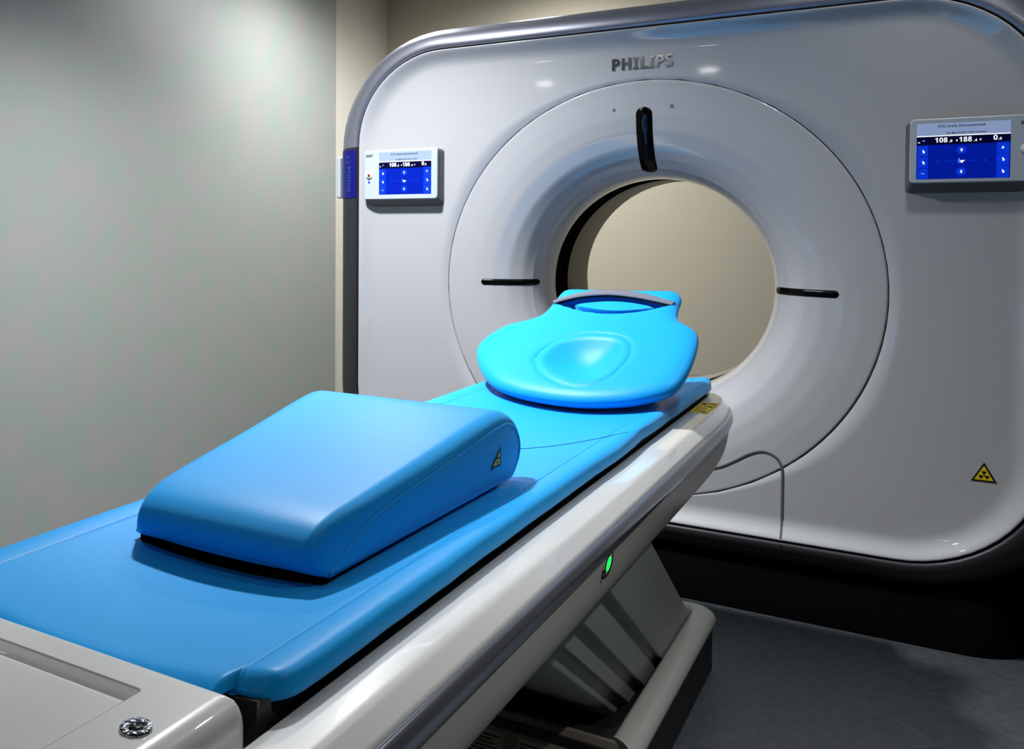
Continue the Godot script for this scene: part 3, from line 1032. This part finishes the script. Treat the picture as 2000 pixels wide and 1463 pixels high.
# ------------------------------------------------------------------ knee wedge
func _wedge():
	var o := thing("knee_wedge", "thick blue vinyl knee wedge with sloping top and a small warning sticker on its side", "cushion", Vector3(0, 0.73, 1.9))
	# profiles as (z, y); the side panel profile and the fuller middle profile have matching points
	var side := [Vector2(2.232, 0.7345), Vector2(2.222, 0.7385), Vector2(2.205, 0.7455), Vector2(2.183, 0.7565), Vector2(2.155, 0.7680), Vector2(2.122, 0.7785), Vector2(2.080, 0.7858), Vector2(2.03, 0.7915), Vector2(1.96, 0.7990), Vector2(1.88, 0.8070), Vector2(1.80, 0.8160), Vector2(1.73, 0.8240), Vector2(1.69, 0.8275), Vector2(1.665, 0.8280), Vector2(1.645, 0.8250), Vector2(1.624, 0.8165), Vector2(1.606, 0.8010), Vector2(1.598, 0.7820), Vector2(1.602, 0.7640), Vector2(1.616, 0.7480), Vector2(1.632, 0.7370), Vector2(1.645, 0.7345)]
	var mid := [Vector2(2.242, 0.7345), Vector2(2.252, 0.7440), Vector2(2.256, 0.7560), Vector2(2.254, 0.7690), Vector2(2.246, 0.7800), Vector2(2.230, 0.7900), Vector2(2.206, 0.7975), Vector2(2.17, 0.8035), Vector2(2.08, 0.8120), Vector2(1.98, 0.8205), Vector2(1.88, 0.8300), Vector2(1.78, 0.8405), Vector2(1.71, 0.8470), Vector2(1.67, 0.8490), Vector2(1.638, 0.8460), Vector2(1.610, 0.8360), Vector2(1.588, 0.8190), Vector2(1.577, 0.7960), Vector2(1.580, 0.7730), Vector2(1.594, 0.7530), Vector2(1.615, 0.7390), Vector2(1.632, 0.7345)]
	var S := smooth_path(side, 3, false)
	var C := smooth_path(mid, 3, false)
	var st := begin()
	var place := func(u: float, q: Vector2) -> Vector3:
		var t := clampf((2.235 - q.x) / 0.6, -0.1, 1.1)
		var hr := 0.1555 + 0.0125 * t
		var hl := -0.1570 - 0.075 * t
		return Vector3(lerpf(hl, hr, (u + 1.0) / 2.0), q.y, q.x)
	var stations := []
	for k in [0.0, 0.03, 0.08, 0.15, 0.24, 0.34, 0.45, 0.57, 0.69, 0.81, 0.92, 1.0]:
		stations.append([-1.0 + 0.155 * k, sqrt(1.0 - (1.0 - k) * (1.0 - k))])
	for u in [-0.7, -0.45, -0.2, 0.0, 0.2, 0.45, 0.7]:
		stations.append([u, 1.0])
	for k in [1.0, 0.92, 0.81, 0.69, 0.57, 0.45, 0.34, 0.24, 0.15, 0.08, 0.03, 0.0]:
		stations.append([1.0 - 0.155 * k, sqrt(1.0 - (1.0 - k) * (1.0 - k))])
	var rings := []
	for s in stations:
		var r := PackedVector3Array()
		for i in S.size():
			r.append(place.call(s[0], S[i].lerp(C[i], s[1])))
		rings.append(r)
	loft(st, rings)
	put(st, "top_cover", M.vinyl, o, "rounded sloping blue top")
	# side panels with piping round them
	for s in [-1.0, 1.0]:
		st = begin()
		var edge := PackedVector3Array()
		var inn := PackedVector3Array()
		var deep := PackedVector3Array()
		var cc := Vector2(1.82, 0.768)
		for q in S:
			edge.append(place.call(s, q))
			inn.append(place.call(s, q + (cc - q) * 0.05) + Vector3(s * 0.0022, 0, 0))
			deep.append(place.call(s, q + (cc - q) * 0.5) + Vector3(s * 0.003, 0, 0))
		loft(st, [edge, inn, deep])
		fan(st, deep, 0)
		var sp := put(st, "side_panel", M.vinyl, o)
		st = begin()
		tube(st, edge, 0.0028, true, 8)
		put(st, "piping", M.vinyl, sp, "blue piping round the side panel")
		if s > 0.0:
			# warning sticker
			st = begin()
			var A := Vector3(0.1668, 0.797, 1.6905); var B := Vector3(0.1662, 0.7655, 1.737); var D := Vector3(0.1668, 0.7655, 1.691)
			var ofs := Vector3(0.0042, 0, 0)
			var Z := func(k: float, h: float) -> Array:
				var m := (A + B + D) / 3.0
				return [m + (A - m) * k + ofs * h, m + (B - m) * k + ofs * h, m + (D - m) * k + ofs * h]
			var t0: Array = Z.call(1.0, 1.0)
			st.set_smooth_group(4294967295)
			tri(st, t0[0], t0[1], t0[2])
			var wsn := put(st, "warning_sticker", M.ink, sp, "black and yellow triangular warning sticker")
			st = begin()
			st.set_smooth_group(4294967295)
			var t1: Array = Z.call(0.66, 1.1)
			var L1: Vector3 = t1[1].lerp(t1[0], 0.42)
			var R1: Vector3 = t1[2].lerp(t1[0], 0.42)
			var L2: Vector3 = t1[1].lerp(t1[0], 0.58)
			var R2: Vector3 = t1[2].lerp(t1[0], 0.58)
			quad(st, t1[1], t1[2], R1, L1)
			tri(st, L2, R2, t1[0])
			put(st, "yellow_field", M.yellow, wsn)
			st = begin()
			st.set_smooth_group(4294967295)
			var m2: Vector3 = (t1[1] + t1[2] + R1 + L1) / 4.0 + ofs * 0.1
			quad(st, m2 + (t1[1] - m2) * 0.4, m2 + (t1[2] - m2) * 0.4, m2 + (R1 - m2) * 0.4, m2 + (L1 - m2) * 0.4)
			put(st, "symbol", M.ink, wsn)
	# front and rear hems
	st = begin()
	var hem := []
	for i in 13:
		hem.append(place.call(lerpf(-1, 1, i / 12.0), Vector2(lerpf(2.232, 2.243, sin(PI * i / 12.0)), 0.7345)))
	tube(st, hem, 0.0021, false, 6)
	put(st, "piping", M.vinyl, o, "blue piping along the front hem")
	# black curved underside that fits the hollow of the mattress
	st = begin()
	rings = []
	for z in [2.236, 2.228, 1.95, 1.66, 1.652]:
		var s := 0.985 if (z > 2.23 or z < 1.655) else 1.0
		var r := PackedVector3Array()
		for i in 15:
			var x := lerpf(-0.150, 0.150, i / 14.0) * s
			r.append(Vector3(x, minf(mat_top(x) + 0.0006, 0.7338), z))
		r.append(Vector3(0.151 * s, 0.7346, z))
		r.append(Vector3(-0.151 * s, 0.7346, z))
		rings.append(r)
	loft(st, rings)
	fan(st, rings[0])
	fan(st, rings[4])
	put(st, "underside", M.black, o, "black non-slip underside")

# ------------------------------------------------------------------ arm and head cushion
const HK := 0.5
const HM := 0.1
func hp(p: Vector2, h: float) -> Vector3:   # plan point (x, z) on the cushion's sloping plane, raised h along its normal
	var n := Vector3(-HM, 1, HK).normalized()
	return Vector3(p.x, 1.185 - HK * p.y + HM * p.x, p.y) + n * h

func edge_dist(p: Vector2, o: PackedVector2Array) -> float:
	var d := 9.0
	var n := o.size()
	for i in n:
		var q := Geometry2D.get_closest_point_to_segment(p, o[i], o[(i + 1) % n])
		d = minf(d, p.distance_squared_to(q))
	return sqrt(d)

func reach(c: Vector2, v: Vector2, o: PackedVector2Array) -> float:
	var far := c + v.normalized() * 0.5 if v.length() > 1e-6 else c + Vector2(0.5, 0)
	for i in o.size():
		var x = Geometry2D.segment_intersects_segment(c, far, o[i], o[(i + 1) % o.size()])
		if x != null:
			return c.distance_to(x)
	return 0.1

func resampled(o: PackedVector2Array, step: float) -> PackedVector2Array:
	var out := PackedVector2Array()
	var carry := 0.0
	for i in o.size():
		var a := o[i]
		var b := o[(i + 1) % o.size()]
		var l := a.distance_to(b)
		var t := carry
		while t < l:
			out.append(a.lerp(b, t / l))
			t += step
		carry = t - l
	return out

func _arm_cushion():
	var o := thing("arm_rest_cushion", "tilted blue head and arm cushion with a round hollow and grey strap handle", "cushion", Vector3(0.03, 0.72, 0.7))
	var raw := [Vector2(-0.275, 0.691), Vector2(-0.235, 0.766), Vector2(-0.178, 0.832), Vector2(-0.109, 0.869), Vector2(-0.036, 0.891), Vector2(0.031, 0.904), Vector2(0.094, 0.909), Vector2(0.174, 0.903), Vector2(0.233, 0.885), Vector2(0.272, 0.859), Vector2(0.288, 0.816), Vector2(0.294, 0.754), Vector2(0.292, 0.682), Vector2(0.282, 0.639), Vector2(0.259, 0.609), Vector2(0.236, 0.590), Vector2(0.220, 0.561), Vector2(0.214, 0.514), Vector2(0.213, 0.480), Vector2(0.202, 0.454), Vector2(0.182, 0.440), Vector2(0.123, 0.432), Vector2(0.024, 0.420), Vector2(-0.081, 0.402), Vector2(-0.112, 0.403), Vector2(-0.126, 0.418), Vector2(-0.132, 0.455), Vector2(-0.139, 0.503), Vector2(-0.150, 0.530), Vector2(-0.172, 0.546), Vector2(-0.208, 0.559), Vector2(-0.239, 0.577), Vector2(-0.262, 0.608), Vector2(-0.279, 0.648)]
	var edge := PackedVector2Array(smooth_path(raw, 4))
	var cup := PackedVector2Array(smooth_path([Vector2(-0.087, 0.750), Vector2(-0.083, 0.712), Vector2(-0.061, 0.675), Vector2(-0.021, 0.650), Vector2(0.030, 0.641), Vector2(0.084, 0.650), Vector2(0.122, 0.672), Vector2(0.144, 0.707), Vector2(0.149, 0.754), Vector2(0.137, 0.804), Vector2(0.112, 0.845), Vector2(0.074, 0.866), Vector2(0.028, 0.859), Vector2(-0.020, 0.833), Vector2(-0.062, 0.795)], 4))
	var bowl := PackedVector2Array(smooth_path([Vector2(-0.066, 0.748), Vector2(-0.054, 0.695), Vector2(-0.017, 0.667), Vector2(0.035, 0.659), Vector2(0.087, 0.668), Vector2(0.117, 0.691), Vector2(0.128, 0.739), Vector2(0.118, 0.800), Vector2(0.090, 0.834), Vector2(0.047, 0.838), Vector2(-0.004, 0.818), Vector2(-0.047, 0.785)], 4))
	var up := smooth_path([Vector2(-0.127, 0.479), Vector2(-0.093, 0.461), Vector2(-0.041, 0.444), Vector2(0.029, 0.444), Vector2(0.105, 0.467), Vector2(0.164, 0.495), Vector2(0.204, 0.518)], 4, false)
	var lo := smooth_path([Vector2(0.204, 0.518), Vector2(0.172, 0.534), Vector2(0.124, 0.549), Vector2(0.059, 0.553), Vector2(-0.013, 0.538), Vector2(-0.079, 0.508), Vector2(-0.127, 0.479)], 4, false)
	up.pop_back()
	lo.pop_back()
	var slot := PackedVector2Array(up + lo)
	var isle := PackedVector2Array(smooth_path([Vector2(-0.066, 0.484), Vector2(-0.017, 0.474), Vector2(0.039, 0.476), Vector2(0.096, 0.490), Vector2(0.152, 0.516), Vector2(0.104, 0.524), Vector2(0.051, 0.523), Vector2(-0.008, 0.509)], 3))
	var R := 0.04
	var T := 0.020
	var turn := -1.0 if Geometry2D.is_polygon_clockwise(edge) else 1.0
	var inset := func(d: float) -> PackedVector2Array:
		var q := PackedVector2Array()
		for i in edge.size():
			var t: Vector2 = (edge[(i + 1) % edge.size()] - edge[(i - 1 + edge.size()) % edge.size()]).normalized()
			q.append(edge[i] + Vector2(-t.y, t.x) * d * turn)
		return q
	var shore: PackedVector2Array = inset.call(0.016)
	var pts := PackedVector2Array()
	pts.append_array(shore)
	for d in [0.022, 0.030]:
		for q in Geometry2D.offset_polygon(edge, -d):
			pts.append_array(resampled(q, 0.009))
	for d in [-0.0042, -0.002, 0.0, 0.002, 0.0042]:
		for q in Geometry2D.offset_polygon(cup, d):
			pts.append_array(resampled(q, 0.0065))
	for d in [0.004, -0.003, -0.01, -0.018, -0.027, -0.036]:
		for q in Geometry2D.offset_polygon(bowl, d):
			pts.append_array(resampled(q, 0.009))
	pts.append_array(slot)
	for q in Geometry2D.offset_polygon(slot, 0.005):
		pts.append_array(resampled(q, 0.008))
	var gx := -0.28
	while gx < 0.3:
		var gz := 0.40
		while gz < 0.91:
			var p := Vector2(gx + 0.0003 * sin(gz * 900.0), gz + 0.0003 * sin(gx * 700.0))
			if Geometry2D.is_point_in_polygon(p, edge) and edge_dist(p, edge) > 0.037 and edge_dist(p, cup) > 0.009 and edge_dist(p, slot) > 0.010 and edge_dist(p, bowl) > (0.042 if Geometry2D.is_point_in_polygon(p, bowl) else 0.010):
				pts.append(p)
			gz += 0.0135
		gx += 0.0135
	# drop points that crowd one another
	var cells := {}
	var clean := PackedVector2Array()
	for p in pts:
		var c := Vector2i((p * 500.0).round())
		var crowded := false
		for dx in [-1, 0, 1]:
			for dy in [-1, 0, 1]:
				var e := c + Vector2i(dx, dy)
				if cells.has(e) and p.distance_to(cells[e]) < 0.0014 and clean.size() >= shore.size():
					crowded = true
		if not crowded:
			cells[c] = p
			clean.append(p)
	var hs := []
	for p in clean:
		var d := edge_dist(p, edge)
		var h := T * sqrt(maxf(0.0, 1.0 - pow(1.0 - minf(d / R, 1.0), 2.0)))
		if Geometry2D.is_point_in_polygon(p, bowl):
			var v := p - Vector2(0.034, 0.750)
			var rho := v.length() / maxf(reach(Vector2(0.034, 0.750), v, bowl), 0.001)
			h -= 0.036 * pow(maxf(0.0, 1.0 - rho * rho), 1.15)
		var dc := edge_dist(p, cup)
		h -= 0.0030 * (1.0 - smoothstep(0.0, 0.0030, dc))
		var ds := edge_dist(p, slot)
		h -= 0.0025 * (1.0 - smoothstep(0.0, 0.0055, ds))
		hs.append(h)
	var idx := Geometry2D.triangulate_delaunay(clean)
	# the same winding as the rim loft, which runs from the inner ring outwards
	var p0 := hp(shore[0], 0.0)
	var facing := (hp(shore[1], 0.0) - p0).cross(hp(edge[1], 0.0) - p0).y > 0.0
	var st := begin()
	st.set_smooth_group(0)
	for i in range(0, idx.size(), 3):
		var a := clean[idx[i]]; var b := clean[idx[i + 1]]; var c := clean[idx[i + 2]]
		var m := (a + b + c) / 3.0
		if not Geometry2D.is_point_in_polygon(m, shore) or Geometry2D.is_point_in_polygon(m, slot):
			continue
		var A: Vector3 = hp(a, hs[idx[i]]); var B: Vector3 = hp(b, hs[idx[i + 1]]); var C: Vector3 = hp(c, hs[idx[i + 2]])
		if ((B - A).cross(C - A).y > 0.0) != facing:
			tri(st, A, C, B)
		else:
			tri(st, A, B, C)
	var rim := []
	for d in [0.0, 0.0005, 0.002, 0.0045, 0.008, 0.012, 0.016]:
		var r := PackedVector3Array()
		for p in inset.call(d):
			var e: float = edge_dist(p, edge) if d > 0.01 else d
			r.append(hp(p, T * sqrt(maxf(0.0, 1.0 - pow(1.0 - minf(e / R, 1.0), 2.0)))))
		rim.append(r)
	# rounded flank and flat back
	var rings := []
	for s in [[0.0, 0.0], [0.0015, -0.006], [0.005, -0.012], [0.011, -0.0165], [0.02, -0.018]]:
		var r := PackedVector3Array()
		for i in edge.size():
			var t := (edge[(i + 1) % edge.size()] - edge[(i - 1 + edge.size()) % edge.size()]).normalized()
			r.append(hp(edge[i] + Vector2(-t.y, t.x) * (s[0] * turn), s[1]))
		rings.append(r)
	var skin := []
	for i in rim.size():
		skin.append(rim[rim.size() - 1 - i])
	for i in range(1, rings.size()):
		skin.append(rings[i])
	loft(st, skin)
	var back := PackedVector2Array()
	for p in rings[4]:
		back.append(Vector2(p.x, p.z))
	var bi := Geometry2D.triangulate_polygon(back)
	st.set_smooth_group(2)
	for i in range(0, bi.size(), 3):
		tri(st, rings[4][bi[i]], rings[4][bi[i + 1]], rings[4][bi[i + 2]])
	put(st, "pad", M.vinyl, o, "soft blue pad with a rounded head hollow")
	# piping along the lower edge
	st = begin()
	tube(st, rings[3], 0.0022, true, 6)
	put(st, "piping", M.vinyl, o, "blue piping round the lower edge")
	# hand slot: walls, floor and raised island
	st = begin()
	var w := []
	for h in [T - 0.0025, 0.012, -0.006, -0.012]:
		var r := PackedVector3Array()
		for p in slot:
			r.append(hp(p, h))
		w.append(r)
	loft(st, w)
	var si := Geometry2D.triangulate_polygon(slot)
	for i in range(0, si.size(), 3):
		tri(st, w[3][si[i]], w[3][si[i + 1]], w[3][si[i + 2]])
	put(st, "hand_slot", M.vinyl_seam, o, "dark blue lens shaped hand slot")
	st = begin()
	var il := []
	for h in [-0.012, 0.006, 0.008]:
		var r := PackedVector3Array()
		for p in isle:
			r.append(hp(p.lerp(Vector2(0.043, 0.499), 0.05) if h > 0.007 else p, h))
		il.append(r)
	loft(st, il)
	fan(st, il[2])
	put(st, "slot_floor", M.vinyl, o)
	# strap handle
	var mid := smooth_path([Vector2(-0.127, 0.479), Vector2(-0.096, 0.463), Vector2(-0.043, 0.449), Vector2(0.029, 0.450), Vector2(0.103, 0.471), Vector2(0.163, 0.497), Vector2(0.203, 0.516)], 5, false)
	var sr := []
	var er := []
	for i in mid.size():
		var t: Vector2 = (mid[mini(i + 1, mid.size() - 1)] - mid[maxi(i - 1, 0)]).normalized()
		var nrm := Vector2(-t.y, t.x)
		var arch := 0.0145 + 0.004 * sin(PI * i / (mid.size() - 1.0))
		var wd := lerpf(0.007, 0.0125, sin(PI * clampf(i / (mid.size() - 1.0), 0.0, 1.0)))
		var ring := PackedVector3Array()
		var ring2 := PackedVector3Array()
		for q in [Vector2(-1, 0.0), Vector2(-0.92, 0.003), Vector2(0.0, 0.0045), Vector2(0.92, 0.003), Vector2(1, 0.0), Vector2(0.92, -0.001), Vector2(-0.92, -0.001)]:
			ring.append(hp(mid[i] + nrm * q.x * wd, arch + q.y))
			ring2.append(hp(mid[i] + nrm * (q.x * wd * 1.02 + 0.0004), arch + q.y * 0.9 - 0.0055))
		sr.append(ring)
		er.append(ring2)
	st = begin()
	loft(st, sr)
	fan(st, sr[0])
	fan(st, sr[sr.size() - 1])
	put(st, "strap", M.strap, o, "grey woven strap handle")
	st = begin()
	loft(st, er)
	fan(st, er[0])
	fan(st, er[er.size() - 1])
	put(st, "strap_lining", M.strap_edge, o, "dark lining under the strap")
	# black foot that carries the pad on the hollow of the mattress
	st = begin()
	var plan := PackedVector2Array(smooth_path([Vector2(-0.188, 0.705), Vector2(-0.150, 0.757), Vector2(-0.085, 0.800), Vector2(0.0, 0.826), Vector2(0.08, 0.829), Vector2(0.15, 0.795), Vector2(0.200, 0.720), Vector2(0.150, 0.62), Vector2(0.06, 0.60), Vector2(-0.05, 0.60), Vector2(-0.13, 0.62)], 4))
	var lowr := PackedVector3Array()
	var topr := PackedVector3Array()
	for p in plan:
		lowr.append(Vector3(p.x, mat_top(p.x) + 0.0006, p.y))
		topr.append(hp(p, -0.0175))
	loft(st, [lowr, topr], true, 0)
	fan(st, lowr)
	fan(st, topr, 2)
	put(st, "foot", M.black, o, "black foot under the pad")
